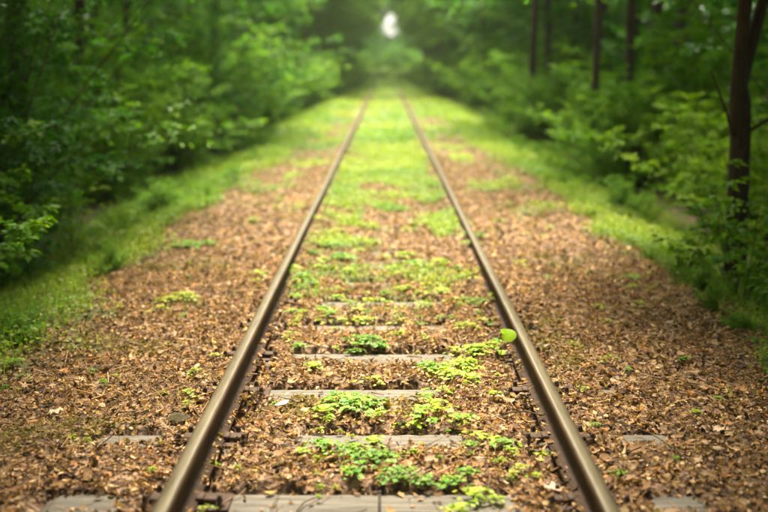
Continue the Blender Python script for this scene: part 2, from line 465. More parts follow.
def litter_tint(n, x, y):
    pal = np.array([(.33, .195, .09), (.24, .13, .055), (.14, .072, .032), (.45, .29, .155), (.54, .37, .22), (.07, .036, .018),
                    (.42, .19, .07), (.28, .16, .07), (.36, .24, .08), (.045, .025, .015)])
    pr = np.array([.17, .18, .17, .09, .06, .13, .06, .06, .03, .07])
    c = pal[RNG.choice(len(pal), n, p=pr / pr.sum())]
    c = c * np.array([1.22, 1.23, 1.24]) * (0.75 + 0.5 * RNG.random((n, 1)))
    moss = fbm(x * 2.1, y * 2.1, 55) ; wm = (sstep(0.62, 0.72, moss) * 0.75)[:, None] * (RNG.random((n, 1)) < 0.7)
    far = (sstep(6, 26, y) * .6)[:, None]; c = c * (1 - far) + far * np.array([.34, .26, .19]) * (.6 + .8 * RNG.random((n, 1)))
    return c * (1 - wm) + wm * np.array([.20, .17, .03]) * (0.6 + 0.8 * RNG.random((n, 1)))

def on_bare(x, y):
    b = np.zeros(len(x), bool)
    for k, iv in BARE.items():
        cy = S0 - 0.11 + SP * k
        for a, c in iv:
            wob = 0.05 * (fbm(x * 6, y * 6, 91) - 0.5) * 2
            sw, oy = (SLW - 0.005, 0.01) if k <= 0 else (0.08, -0.04)
            if abs(a) > .9: sw *= .4
            b |= (np.abs(y - cy + oy) < sw + wob * 0.6) & (x > a + wob * 2) & (x < c + wob * 2)
    return b

def litter(n, y0, y1, kinds, size, weights, xm=2.9, lift=0.022, pw=1.0):
    y = y0 + (y1 - y0) * RNG.random(n) ** pw; x = (RNG.random(n) * 2 - 1) * xm
    g = green_share(x, y)
    keep = (RNG.random(n) > g * 0.75) & (((np.abs(np.abs(x) - RX) > 0.052) | ((np.abs(np.abs(x) - RX) > np.where(y > 6, .036, .012)) & (RNG.random(n) < np.where(y > 6, .9, .35)))))
    bare = on_bare(x, y); keep &= ~bare | (RNG.random(n) < 0.03)
    x, y = x[keep], y[keep]; bare = bare[keep]; n = len(x)
    z = ground_z(x, y) + lift * RNG.random(n) ** 1.2 + 0.002
    z = np.where(np.abs(np.abs(x) - RX) < 0.055, np.maximum(z, 0.03), z)
    z = np.where(bare, 0.004 + 0.003 * RNG.random(n), z)
    tilt = np.where(bare, 0.06, 0.46)
    nrm = np.stack([RNG.normal(0, 1, n) * tilt, RNG.normal(0, 1, n) * tilt, np.ones(n)], 1)
    Rm = rot_from_normals(nrm, RNG.random(n) * 2 * PI)
    s = size[0] + (size[1] - size[0]) * RNG.random(n) ** 1.6
    s3 = np.stack([s, s * RNG.uniform(.6, 1.1, n), s * RNG.uniform(.2, 1.5, n) * np.where(RNG.random(n) < .35, -1, 1)], 1)
    t = litter_tint(n, x, y)
    kd = RNG.choice(len(kinds), n, p=np.array(weights) / sum(weights))
    Vs, Fs, Ts, off = [], [], [], 0
    for i, (T, F) in enumerate(kinds):
        q = kd == i
        if not q.any(): continue
        V, Fo, ti = place(T, F, np.stack([x, y, z], 1)[q], Rm[q], s3[q], t[q])
        Vs.append(V); Fs.append(Fo + off); Ts.append(ti); off += len(V)
    return np.concatenate(Vs), np.concatenate(Fs), np.concatenate(Ts)

def join(parts):
    Vs, Fs, Ts, off = [], [], [], 0
    for V, F, T in parts: Vs.append(V); Fs.append(F + off); Ts.append(T); off += len(V)
    return np.concatenate(Vs), np.concatenate(Fs), np.concatenate(Ts)

V, F, T = join([litter(80000, 2.6, 8.2, DEAD, (.012, .053), [3, 3, 4, 3, 3, 3]),
                litter(64000, 2.6, 8.2, [BIT, TWIGLET], (.010, .038), [3, 3], lift=0.034),
                litter(11000, 2.6, 9.0, [TWIGLET], (.04, .15), [1], lift=0.04),
                litter(60000, 8.2, 18, [DEAD[2], BIT, TWIGLET], (.022, .065), [3, 8, .6]),
                litter(40000, 18, 52, [BIT], (.06, .12), [1], lift=.03)])
lit = obj('leaf_litter', mesh_np('leaf_litter', V, tris=F, tint=T, mats=[M['litter']]))
tag(lit, 'carpet of dry brown fallen leaves covering the track bed', 'leaf litter', kind='stuff')

# single larger dead leaves, pieces of the ground
leafme = []
for i in range(8):
    T0, F0 = DEAD[[0, 1, 3, 5, 4, 3, 5, 1][i]]
    T0 = T0 * np.array([1, 1, .55 if i % 2 else .9])
    c = [(.38, .24, .15), (.30, .17, .09), (.42, .29, .19), (.34, .21, .13), (.25, .14, .08), (.44, .30, .19), (.33, .18, .09), (.36, .25, .14)][i]
    leafme.append(mesh_np('fallen_leaf', T0, tris=F0, tint=np.tile(c, (len(T0), 1)), mats=[M['litter']]))
for i in range(230):
    y = 3.2 + 3.6 * RNG.random() ** 1.3; x = (RNG.random() * 2 - 1) * min(2.2, 0.42 * y)
    if abs(abs(x) - RX) < 0.07 or on_bare(np.array([x]), np.array([y]))[0]: continue
    o = obj('fallen_leaf', leafme[i % 8], ground, (x, y, float(ground_z(x, y)) + 0.026))
    s = RNG.uniform(.045, .085); o.scale = (s, s, s)
    o.rotation_euler = (RNG.normal(0, .25), RNG.normal(0, .25), RNG.random() * 6.28)
def special_leaf(px, py, size, color, label, seed, rx=0.1, zz=0.035):
    T0, F0 = DEAD[0] if seed in (3, 9) else fan_leaf(7, .55, .40, .25, .8, seed)
    p = P(px, py, 0.02)
    me = mesh_np('dry_leaf', T0 * np.array([1, 1, .5]), tris=F0, tint=np.tile(color, (len(T0), 1)), mats=[M['litter']])
    o = obj('dry_leaf', me, None, (p.x, p.y, max(float(ground_z(p.x, p.y)), 0) + zz)); o.scale = (size,) * 3; o.rotation_euler = (rx, .1, seed * 1.3)
    tag(o, label, 'fallen leaf')
special_leaf(282, 409, .085, (.72, .66, .50), 'cream white dry leaf lying between the second and third sleepers near the left rail', 3)
special_leaf(56, 415, .085, (.60, .47, .34), 'pale tan dry leaf lying alone on the brown leaves far outside the left rail', 4)
special_leaf(553, 495, .09, (.60, .42, .32), 'large pinkish dry leaf lying just inside the right rail at the front', 6)
special_leaf(721, 432, .085, (.56, .42, .30), 'pale curled dry leaf well outside the right rail', 8)
special_leaf(204, 483, .07, (.48, .32, .22), 'tan dry leaf resting in the gap beside the left rail', 9, zz=.02)

# ---------------------------------------------------------------- small green plants
def green_leaf_templates():
    L = []
    L.append(fan_leaf(5, .60, .36, .15, .25, 11)); L.append(fan_leaf(5, .56, .40, .25, .35, 12)); L.append(fan_leaf(3, .62, .44, .2, .3, 13))
    L.append(strip_leaf([.02, .24, .30, .18, .0], [0, .25, .5, .78, 1], .25, -.5))
    return L
GT = green_leaf_templates()

def weed_mesh(seed, radius, n, leaf, hue, hgt=0.06):
    """a low plant: leaves held flat on short arching stems"""
    rg = np.random.default_rng(seed)
    a = rg.random(n) * 2 * PI; lob = 0.55 + 0.5 * np.sin(a * rg.integers(2, 4) + rg.random() * 6) * np.sin(a * 5 + rg.random() * 6)
    r = radius * rg.random(n) ** .62 * (lob + .25 * rg.random(n))
    z = hgt * (1 - 0.75 * (r / radius) ** 2) * (0.6 + 0.6 * rg.random(n)) + 0.006
    pos = np.stack([r * np.cos(a), r * np.sin(a), z], 1)
    nrm = np.stack([0.55 * np.cos(a) * r / radius + rg.normal(0, .28, n), 0.55 * np.sin(a) * r / radius + rg.normal(0, .28, n), np.ones(n)], 1)
    Rm = rot_from_normals(nrm, a + rg.normal(0, .8, n))
    s = leaf * rg.uniform(.55, 1.25, n)
    base = np.array(hue)[None] * (0.7 + 0.6 * rg.random((n, 1))) * (1 + 0.25 * rg.normal(0, 1, (n, 1)) * np.array([[1, .3, .2]]))
    parts = []
    kd = rg.integers(0, 4, n) if seed % 2 else rg.integers(0, 3, n)
    for i in range(4):
        q = kd == i
        if q.any(): parts.append(place(GT[i][0], GT[i][1], pos[q], Rm[q], s[q], np.clip(base[q], 0.005, .9)))
    # stems: thin triangles from the middle to each leaf
    k = min(n, 60)
    o = np.stack([pos[:k, 0] * .25, pos[:k, 1] * .25, np.zeros(k)], 1); e = pos[:k]
    side = np.stack([-np.sin(a[:k]), np.cos(a[:k]), np.zeros(k)], 1) * 0.0015
    V = np.stack([o - side, o + side, e], 1).reshape(-1, 3); Fm = np.arange(3 * k).reshape(-1, 3)
    parts.append((V, Fm, np.tile(np.array([.16, .12, .04]), (3 * k, 1))))
    V, Fm, T = join(parts)
    return mesh_np('weed', V, tris=Fm, tint=T, mats=[M['weed']])
YG = (.30, .42, .025); MG = (.19, .36, .025); DG = (.13, .28, .016); YL = (.33, .37, .03)
WM = {}
for nm, hue in (('y', YG), ('m', MG), ('d', DG), ('l', YL)):
    WM[nm] = [weed_mesh(100 + ord(nm) * 3 + j, .07 if j < 3 else .13, (34, 24, 42, 110, 140)[j], .027 if j < 3 else .031, hue, .045 if j < 3 else .065) for j in range(5)]
WEEDS = [  # photo x, y, half width px, hue, words
 (375, 462, 26, 'd', 'dark green leafy clump between the first and second sleepers'),
 (352, 452, 18, 'm', 'fresh green clump in front of the second sleeper'), (398, 478, 22, 'd', 'deep green clump behind the nearest sleeper'),
 (322, 448, 14, 'm', 'small bright weed left of the middle, before the second sleeper'), (303, 452, 10, 'y', None), (374, 445, 15, 'y', None),
 (425, 482, 14, 'd', 'low dark weed behind the seam of the nearest sleeper'), (452, 480, 12, 'm', None), (468, 472, 10, 'm', None), (350, 475, 14, 'm', None),
 (475, 494, 16, 'y', 'yellow green weed over the right part of the nearest sleeper'), (460, 508, 16, 'y', None), (448, 511, 12, 'l', None), (495, 497, 10, 'y', None),
 (350, 408, 26, 'm', 'wide mid green clump between the second and third sleepers'), (325, 414, 16, 'y', None), (372, 405, 14, 'd', None), (338, 398, 12, 'm', None), (378, 415, 12, 'y', None),
 (366, 344, 17, 'd', 'round green weed standing behind the fourth sleeper'), (380, 345, 8, 'm', None), (356, 349, 9, 'm', None),
 (313, 368, 12, 'y', 'yellow green tuft left of the middle behind the third sleeper'), (290, 338, 11, 'l', None), (372, 380, 14, 'l', None), (298, 345, 8, 'm', None), (275, 405, 5, 'd', None),
 (432, 368, 16, 'm', 'green clump at the right end of the fourth sleeper'), (448, 375, 18, 'y', None), (463, 366, 18, 'y', None), (472, 378, 14, 'y', None), (478, 352, 14, 'y', 'yellow green clump right of the fourth sleeper'),
 (492, 344, 11, 'y', None), (497, 341, 9, 'm', None), (455, 350, 12, 'l', None), (470, 330, 10, 'l', None), (440, 390, 14, 'y', None), (425, 398, 10, 'm', None),
 (425, 418, 16, 'm', 'loose weed just behind the right half of the second sleeper'), (445, 412, 14, 'y', None), (410, 424, 10, 'y', None), (462, 420, 12, 'm', None), (435, 405, 12, 'y', None),
 (475, 436, 13, 'y', 'yellow green weed at the right end of the second sleeper'), (490, 440, 12, 'y', None), (505, 445, 11, 'm', None), (512, 452, 9, 'y', None), (470, 445, 10, 'm', None), (494, 395, 9, 'y', None),
 (538, 432, 8, 'y', None), (545, 452, 8, 'y', 'thin yellow weed close to the inner side of the right rail'), (512, 476, 9, 'l', None), (520, 470, 8, 'y', None), (535, 475, 8, 'y', None), (500, 462, 8, 'l', None),
 (207, 506, 8, 'y', 'tiny bright weed beside the left end of the nearest sleeper'), (213, 462, 6, 'y', None), (238, 468, 6, 'l', None), (190, 395, 9, 'y', 'bright weed touching the outer side of the left rail'), (187, 405, 8, 'l', None),
 (217, 355, 8, 'l', None), (195, 372, 7, 'y', None), (163, 395, 5, 'l', None), (88, 442, 6, 'l', None), (152, 470, 6, 'y', None), (92, 370, 5, 'm', None), (72, 440, 6, 'y', None),
 (10, 363, 9, 'm', 'green tuft near the left picture edge at the verge'), (22, 376, 6, 'm', None), (262, 274, 9, 'y', 'small yellow green weed just outside the left rail, in the blurred distance'), (293, 272, 9, 'y', None), (302, 278, 9, 'm', None), (258, 281, 6, 'l', None),
 (188, 246, 16, 'm', None), (208, 244, 12, 'm', None), (182, 297, 16, 'l', None), (170, 300, 12, 'l', None), (160, 310, 10, 'l', None),
 (620, 476, 8, 'm', 'bright weed touching the outer side of the right rail'), (592, 426, 6, 'm', None), (583, 392, 8, 'l', None), (675, 460, 5, 'm', 'lone tiny weed on brown leaves outside the right rail'),
 (684, 361, 7, 'm', None), (628, 371, 5, 'm', None), (632, 279, 8, 'm', None), (633, 286, 6, 'y', None), (609, 362, 9, 'l', None), (574, 345, 8, 'l', None), (600, 307, 8, 'l', None), (640, 305, 8, 'l', None),
 (520, 262, 8, 'y', None), (470, 250, 10, 'm', None), (478, 240, 9, 'd', None), (415, 262, 14, 'm', None), (395, 268, 10, 'y', None), (430, 285, 10, 'y', None), (345, 258, 12, 'm', None), (330, 245, 11, 'm', None),
 (320, 268, 9, 'y', None), (375, 300, 10, 'y', None), (360, 312, 9, 'l', None), (455, 300, 9, 'l', None), (335, 330, 7, 'l', None), (400, 335, 8, 'l', None), (425, 340, 8, 'l', None), (405, 255, 12, 'y', None), (440, 262, 10, 'y', None),
 (495, 300, 7, 'l', None), (300, 318, 7, 'l', None), (755, 340, 12, 'd', 'dark green low plant at the right picture edge on leaf litter')]
rw = random.Random(3)
for _ in range(95):
    px, py = rw.uniform(285, 500), 222 + 108 * rw.random() ** .8
    q_ = P(px, py); 
    if abs(px - 386) < (py - 63) * .46 and not on_bare(np.array([q_.x]), np.array([q_.y]))[0]: WEEDS.append((px, py, rw.uniform(4, 9), rw.choice('yymdl'), None))
for _ in range(38):
    px, py = rw.uniform(295, 520), rw.uniform(330, 505)
    if abs(px - 386) < (py - 63) * .42: WEEDS.append((px, py, rw.uniform(2.5, 5.5), rw.choice('ymyl'), None))
for _ in range(45):
    sgn = rw.choice((-1, 1)); py = 180 + 250 * rw.random() ** 1.4; px = 386 + sgn * (py - 63) * rw.uniform(.6, 1.25)
    if 5 < px < 763: WEEDS.append((px, py, rw.uniform(2.5, 6), rw.choice('ylmm'), None))
HUE = {'y': 'yellow green', 'm': 'fresh green', 'd': 'dark green', 'l': 'pale yellowish'}
for i, (px, py, hw, hu, words) in enumerate(WEEDS):
    p = P(px, py + 2, 0.02)
    depth = p.y * math.cos(THETA) + CAM_Z * math.sin(THETA)
    r = hw / 1020.0 * depth
    big = r > .075
    me = WM[hu][rw.randint(3, 4) if big else rw.randint(0, 2)]
    o = obj('weed', me, None, (p.x, p.y, max(float(ground_z(p.x, p.y)), -0.005) + 0.014))
    s = r / (.13 if big else .07) * 1.12
    s *= 1.25 * rw.uniform(.85, 1.2); o.scale = (s, s, 0.5 * max(s, 0.8)); o.rotation_euler = (0, 0, rw.random() * 6.28)
    if words is None:
        kf = (p.y - S0 + .11) / SP; k0 = int(math.floor(kf))
        where = 'outside the left rail' if p.x < -.8 else 'outside the right rail' if p.x > .8 else 'near the left rail' if p.x < -.33 else 'near the right rail' if p.x > .33 else 'in the middle of the track'
        ORW = ['nearest', 'second', 'third', 'fourth', 'fifth', 'sixth', 'seventh', 'eighth', 'ninth', 'tenth', 'eleventh', 'twelfth', 'thirteenth']
        near = 'in front of the nearest sleeper' if k0 < 0 else 'just behind the %s sleeper' % ORW[min(k0, 12)]
        words = 'small %s weed %s, %s' % (HUE[hu], where, near)
    tag(o, words, 'weed', 'small weeds growing through the leaf litter')

# seedling with one big round leaf by the right rail
def seedling():
    top = P(507, 335, 0.15)
    bx, by = .63, top.y - .02; gz = float(ground_z(bx, by))
    e = empty('seedling', (bx, by, gz))
    tag(e, 'lone seedling with a broad bright yellow green leaf standing beside the right rail', 'seedling')
    V = [(0, 0, 0.0)]; n = 16
    for i in range(n + 1):
        a = 2 * PI * i / n - PI
        q = .056 * (1.0 + .10 * math.cos(a * 2) - .4 * math.exp(-((abs(a) - PI) / .4) ** 2))
        V.append((q * math.cos(a), q * math.sin(a), .010 * math.cos(2 * a) + .006))
    V = np.array(V); Fm = np.array([(0, i, i + 1) for i in range(1, n + 1)])
    lx, lz = top.x - bx, .15 - gz
    for (dx, dz, sc_, rx, rz) in ((lx, lz, .86, .75, 1.75), (lx - .03, lz - .10, .4, .5, 2.6)):
        me = mesh_np('leaf', V * sc_, tris=Fm, tint=np.tile((.30, .52, .02), (len(V), 1)), mats=[M['weed']], smooth=True)
        o = obj('leaf', me, e, (dx, 0.02, dz)); o.rotation_euler = (rx, .1, rz * .15)
    me = tube_mesh('stem', [((0, 0, -.01), .003), ((lx * .4, .005, lz * .5), .0022), ((lx, .02, lz - .01), .0016)], M['weed'], (.25, .3, .05)); obj('stem', me, e)
def tube_arrays(pts, k=5):
    V, F = [], []
    for i, (p, r) in enumerate(pts):
        p = Vector(p)
        a = Vector(pts[max(0, i - 1)][0]); b = Vector(pts[min(len(pts) - 1, i + 1)][0])
        d = (b - a).normalized() if (b - a).length > 1e-9 else Vector((0, 0, 1))
        u = d.cross(Vector((1, 0, 0.02)) if abs(d.x) < .9 else Vector((0, 1, 0))).normalized(); v = d.cross(u)
        for j in range(k):
            q = p + (u * math.cos(2 * PI * j / k) + v * math.sin(2 * PI * j / k)) * r
            V.append(tuple(q))
        if i:
            for j in range(k):
                a0 = (i - 1) * k + j; a1 = (i - 1) * k + (j + 1) % k
                F.append((a0, a1, a1 + k)); F.append((a0, a1 + k, a0 + k))
    return np.array(V), np.array(F)
def tube_mesh(name, pts, mat, tint=(.2, .15, .1), k=6):
    V, F = tube_arrays(pts, k)
    return mesh_np(name, V, tris=F, tint=np.tile(tint, (len(V), 1)), smooth=True, mats=[mat])
seedling()

# twigs lying on the sleeper and the leaves
def twig(pxs, r, label, mat, z=0.012):
    pts = []
    for i, (px, py) in enumerate(pxs):
        q = P(px, py, 0.01); zz = max(float(ground_z(q.x, q.y)) + .02, z)
        pts.append(((q.x, q.y, zz + .004 * (i % 2)), r * (1 - .5 * i / len(pxs))))
    o = obj('twig', tube_mesh('twig', pts, M[mat])); tag(o, label, 'twig')
twig([(297, 512), (304, 504), (318, 497), (325, 492)], .0035, 'thick dark bent twig lying across the nearest sleeper', 'stem')
twig([(270, 511), (276, 502), (280, 493)], .002, 'thin dark twig on the nearest sleeper, left of the bent twig', 'stem')
twig([(222, 505), (232, 499), (240, 495), (246, 490)], .0025, 'pale thin twig near the left end of the nearest sleeper', 'palestem')
twig([(322, 500), (330, 494), (336, 486)], .0022, 'pale twig propped on the back edge of the nearest sleeper', 'palestem')
twig([(640, 378), (668, 386), (700, 390), (735, 402)], .005, 'long pale stick lying on leaves outside the right rail', 'palestem', .03)
twig([(610, 425), (650, 438), (672, 452), (700, 476)], .003, 'thin brown stick slanting over leaves outside the right rail', 'stem', .03)
twig([(608, 330), (622, 318), (640, 308), (652, 300)], .004, 'dark stick among leaves beyond the right rail', 'stem', .03)
twig([(505, 418), (525, 416), (545, 420)], .004, 'short brown stick inside the right rail', 'stem', .03)

# lumps of mossy ballast stone beside the rails
def stone_mesh(seed):
    rg = np.random.default_rng(seed)
    import bmesh
    bm = bmesh.new(); bmesh.ops.create_icosphere(bm, subdivisions=2, radius=1)
    for v in bm.verts:
        f = .75 + .35 * float(vnoise(np.array(v.co.x * 1.7 + seed), np.array(v.co.y * 1.7 + v.co.z * 1.3), seed)); v.co *= f; v.co.z *= .62
    me = bpy.data.meshes.new('stone'); bm.to_mesh(me); bm.free(); me.materials.append(M['stone']); return me
M['stone'] = noise_material('ballast_stone', [(0.035, 0.026, 0.016), (0.08, 0.07, 0.025), (0.13, 0.095, 0.06)], 3, .85, .5, 12, bdist=.05)
stm = [stone_mesh(s) for s in range(5)]
ST = [(178, 425, 15, 'dark mossy stone against the outer side of the left rail'), (525, 385, 11, 'dark stone against the inner side of the right rail'), (545, 350, 10, 'mossy stone just outside the right rail'),
      (500, 318, 9, 'dark stone by the inner side of the right rail further off'), (272, 458, 7, 'pinkish stone among leaves between the first two sleepers'), (206, 458, 9, 'dark lump in the gap inside the left rail'), (212, 440, 9, 'small dark lump inside the left rail'),
      (566, 350, 8, 'mossy lump beyond the right rail'), (560, 420, 9, 'dark stone inside the right rail near the front'), (505, 398, 7, 'small brown stone between the weeds and the right rail')]
for i, (px, py, r, lab) in enumerate(ST):
    p = P(px, py, 0.0); d = p.y * math.cos(THETA) + .3
    rr = r / 1020 * d
    o = obj('stone', stm[i % 5], None, (p.x, p.y, float(ground_z(p.x, p.y)) + rr * .25)); rr *= .75; o.scale = (rr,) * 3; o.rotation_euler = (.1, .2, i * 1.1)
    tag(o, lab, 'stone')

# ---------------------------------------------------------------- green ground cover and verge grass (stuff)
def cover(n, y0, y1, xm, tmpl, size, hgt, hues, pw=1.0, thresh=0.3, lift=0.0):
    y = y0 + (y1 - y0) * RNG.random(n) ** pw; x = (RNG.random(n) * 2 - 1) * xm
    g = green_share(x, y) * (0.6 + 0.8 * fbm(x * 2.7, y * 2.7, 66))
    keep = (g > thresh) & (RNG.random(n) < g * 1.3) & (np.abs(np.abs(x) - RX) > 0.06 + 0.05 * sstep(14, 24, y))
    x, y = x[keep], y[keep]; n = len(x)
    hl = hgt * (0.3 + 1.3 * fbm(x * 1.9, y * 1.9, 67)) * np.where(np.abs(x) < 1.6, .45 + 2.2 * sstep(52, 72, y), 1.0)
    z = ground_z(x, y) + hl * RNG.random(n) ** .8 + lift
    nrm = np.stack([RNG.normal(0, .38, n), RNG.normal(0, .38, n), np.ones(n)], 1)
    Rm = rot_from_normals(nrm, RNG.random(n) * 2 * PI)
    s = size[0] + (size[1] - size[0]) * RNG.random(n)
    hv = fbm(x * .8, y * .8, 68, 3)[:, None]
    c = np.array(hues[0])[None] * (1 - sstep(.35, .65, hv)) + np.array(hues[1])[None] * sstep(.35, .65, hv)
    c = c * (0.7 + 0.6 * RNG.random((n, 1)))
    return place(tmpl[0], tmpl[1], np.stack([x, y, z], 1), Rm, s, c)
def grass(n, y0, y1, x0, x1, h, wd, hues, pw=1.0):
    y = y0 + (y1 - y0) * RNG.random(n) ** pw; x = (x0 + (x1 - x0) * RNG.random(n)) * np.where(RNG.random(n) < .5, -1, 1)
    g = green_share(x, y) * (0.45 + 1.1 * fbm(x * 2, y * 2, 71))
    keep = RNG.random(n) < g; x, y = x[keep], y[keep]; n = len(x)
    hh = h * RNG.uniform(.45, 1.2, n) * (0.5 + fbm(x * 1.2, y * 1.2, 72))
    a = RNG.random(n) * 2 * PI; lean = RNG.uniform(.15, .8, n) * hh
    b = np.stack([x, y, ground_z(x, y) - .01], 1); dirv = np.stack([np.cos(a), np.sin(a), np.zeros(n)], 1)
    sd_ = np.stack([-np.sin(a), np.cos(a), np.zeros(n)], 1) * (wd * RNG.uniform(.6, 1.3, n))[:, None]
    mid = b + dirv * (lean * .35)[:, None] + np.array([0, 0, 1]) * (hh * .62)[:, None]
    tip = b + dirv * lean[:, None] + np.array([0, 0, 1]) * (hh * .95)[:, None]
    V = np.stack([b - sd_, b + sd_, mid + sd_ * .8, mid - sd_ * .8, tip], 1).reshape(-1, 3)
    F = (np.array([(0, 1, 2), (0, 2, 3), (3, 2, 4)])[None] + (np.arange(n) * 5)[:, None, None]).reshape(-1, 3)
    c = np.array(hues)[RNG.integers(0, len(hues), n)] * (0.7 + .6 * RNG.random((n, 1)))
    return V, F, np.repeat(c, 5, axis=0)
HB = ((.12, .25, .018), (.25, .34, .024))
V, F, T = join([cover(60000, 3.0, 12, 3.4, GT[2], (.016, .036), .12, HB),
                cover(130000, 9, 24, 3.6, DIAMOND, (.03, .055), .15, HB),
                cover(110000, 22, 62, 5.0, DIAMOND, (.07, .13), .14, HB, lift=.02),
                cover(50000, 60, 104, 6.0, DIAMOND, (.14, .26), .3, ((.08, .19, .016), (.14, .26, .02)), lift=.02)])
o = obj('ground_cover', mesh_np('ground_cover', V, tris=F, tint=T, mats=[M['weed']]))
tag(o, 'bright green low weeds covering the verges and the far track bed', 'ground cover', kind='stuff')
GH = [(.20, .36, .03), (.27, .42, .04), (.13, .27, .02), (.34, .40, .08)]
V, F, T = join([grass(9000, 6, 26, 0.0, .66, .10, .003, GH), grass(26000, 2.5, 14, 2.0, 3.7, .17, .0022, GH), grass(24000, 14, 34, 1.7, 4.0, .22, .004, GH), grass(16000, 30, 75, 1.2, 5.0, .26, .008, GH)])
o = obj('verge_grass', mesh_np('verge_grass', V, tris=F, tint=T, mats=[M['weed']]))
tag(o, 'thin bright green grass growing along both verges of the track', 'grass', kind='stuff')

# ---------------------------------------------------------------- shrubs and trees
def curve_pts(rg, start, d, length, n, wob=.15, grav=0.0):
    pts = [np.array(start, float)]; d = np.array(d, float); d /= np.linalg.norm(d)
    for i in range(n):
        d = d + rg.normal(0, wob, 3) + np.array([0, 0, grav]); d /= np.linalg.norm(d)
        pts.append(pts[-1] + d * length / n)
    return np.array(pts)

def leaves_on(rg, tw_start, tw_dir, tw_len, per, size, hue, shade=.25, size_hi=None):
    n = len(tw_start) * per
    i = np.repeat(np.arange(len(tw_start)), per); t = rg.random(n)
    side = np.where(rg.random(n) < .5, -1, 1)
    d = tw_dir[i]; sx = np.cross(d, np.array([0, 0, 1.0])); sx /= np.linalg.norm(sx, axis=1, keepdims=True) + 1e-6
    pos = tw_start[i] + d * (tw_len[i] * t)[:, None]
    pos[:, 2] -= .10 * tw_len[i] * t * t
    ax = d * rg.uniform(.2, .9, n)[:, None] + sx * (side * rg.uniform(.5, 1, n))[:, None]
    nrm = np.stack([rg.normal(0, .42, n), rg.normal(0, .42, n), np.ones(n)], 1) + d * .25
    nn = nrm / np.linalg.norm(nrm, axis=1, keepdims=True)
    yaw = np.arctan2(ax[:, 1], ax[:, 0])
    Rm = rot_from_normals(nn, yaw)
    s = size * rg.uniform(.6, 1.25, n)
    if size_hi is not None: s = s * (1 + size_hi * sstep(5, 8, pos[:, 2]))
    tw = rg.random(len(tw_start))[i][:, None]
    c = np.array(hue)[None] * (0.75 + .3 * tw + .35 * rg.random((n, 1)))
    c = c * (1 + (tw - .5) * np.array([[.5, .1, 0]]))
    return place(DIAMOND[0] * np.array([1, 1.15, 1]), DIAMOND[1], pos, Rm, s, c)

def make_shrub(seed, h, spread, stems, hue, leaf=.075, per=11):
    rg = np.random.default_rng(seed)
    TV, S, D, Ls = [], [], [], []
    for s in range(stems):
        a = rg.random() * 2 * PI; tilt = rg.uniform(.1, .85)
        L = h * rg.uniform(.6, 1.15)
        pts = curve_pts(rg, (rg.normal(0, .12), rg.normal(0, .12), -.05), (math.cos(a) * tilt * spread, math.sin(a) * tilt * spread, 1), L, 8, .10, -.03)
        TV.append(tube_arrays([(tuple(p), .016 * (1 - j / 9.5)) for j, p in enumerate(pts)], 4) + (0,))
        for j in range(1, 9):
            for q in range(3):
                b = rg.random() * 2 * PI; tw = rg.uniform(.25, .65) * (1.1 - j / 14) * h / 2.2
                d0 = np.array([math.cos(b), math.sin(b), rg.uniform(-.1, .6)]); d0 /= np.linalg.norm(d0)
                st = pts[j] + (pts[j - 1] - pts[j]) * rg.random()
                S.append(st); D.append(d0); Ls.append(tw)
                for u in range(2):
                    tt = rg.uniform(.3, .8); d1 = d0 + rg.normal(0, .5, 3); d1[2] *= .5; d1 /= np.linalg.norm(d1)
                    S.append(st + d0 * tw * tt); D.append(d1); Ls.append(tw * .55)
    lv = leaves_on(rg, np.array(S), np.array(D), np.array(Ls), per, leaf, hue)
    st = join([(v, f, np.tile((.1, .07, .04), (len(v), 1))) for v, f, _ in TV])
    return mesh_np('stem', st[0], tris=st[1], tint=st[2], smooth=True, mats=[M['stem']]), mesh_np('foliage', lv[0], tris=lv[1], tint=lv[2], mats=[M['green']])

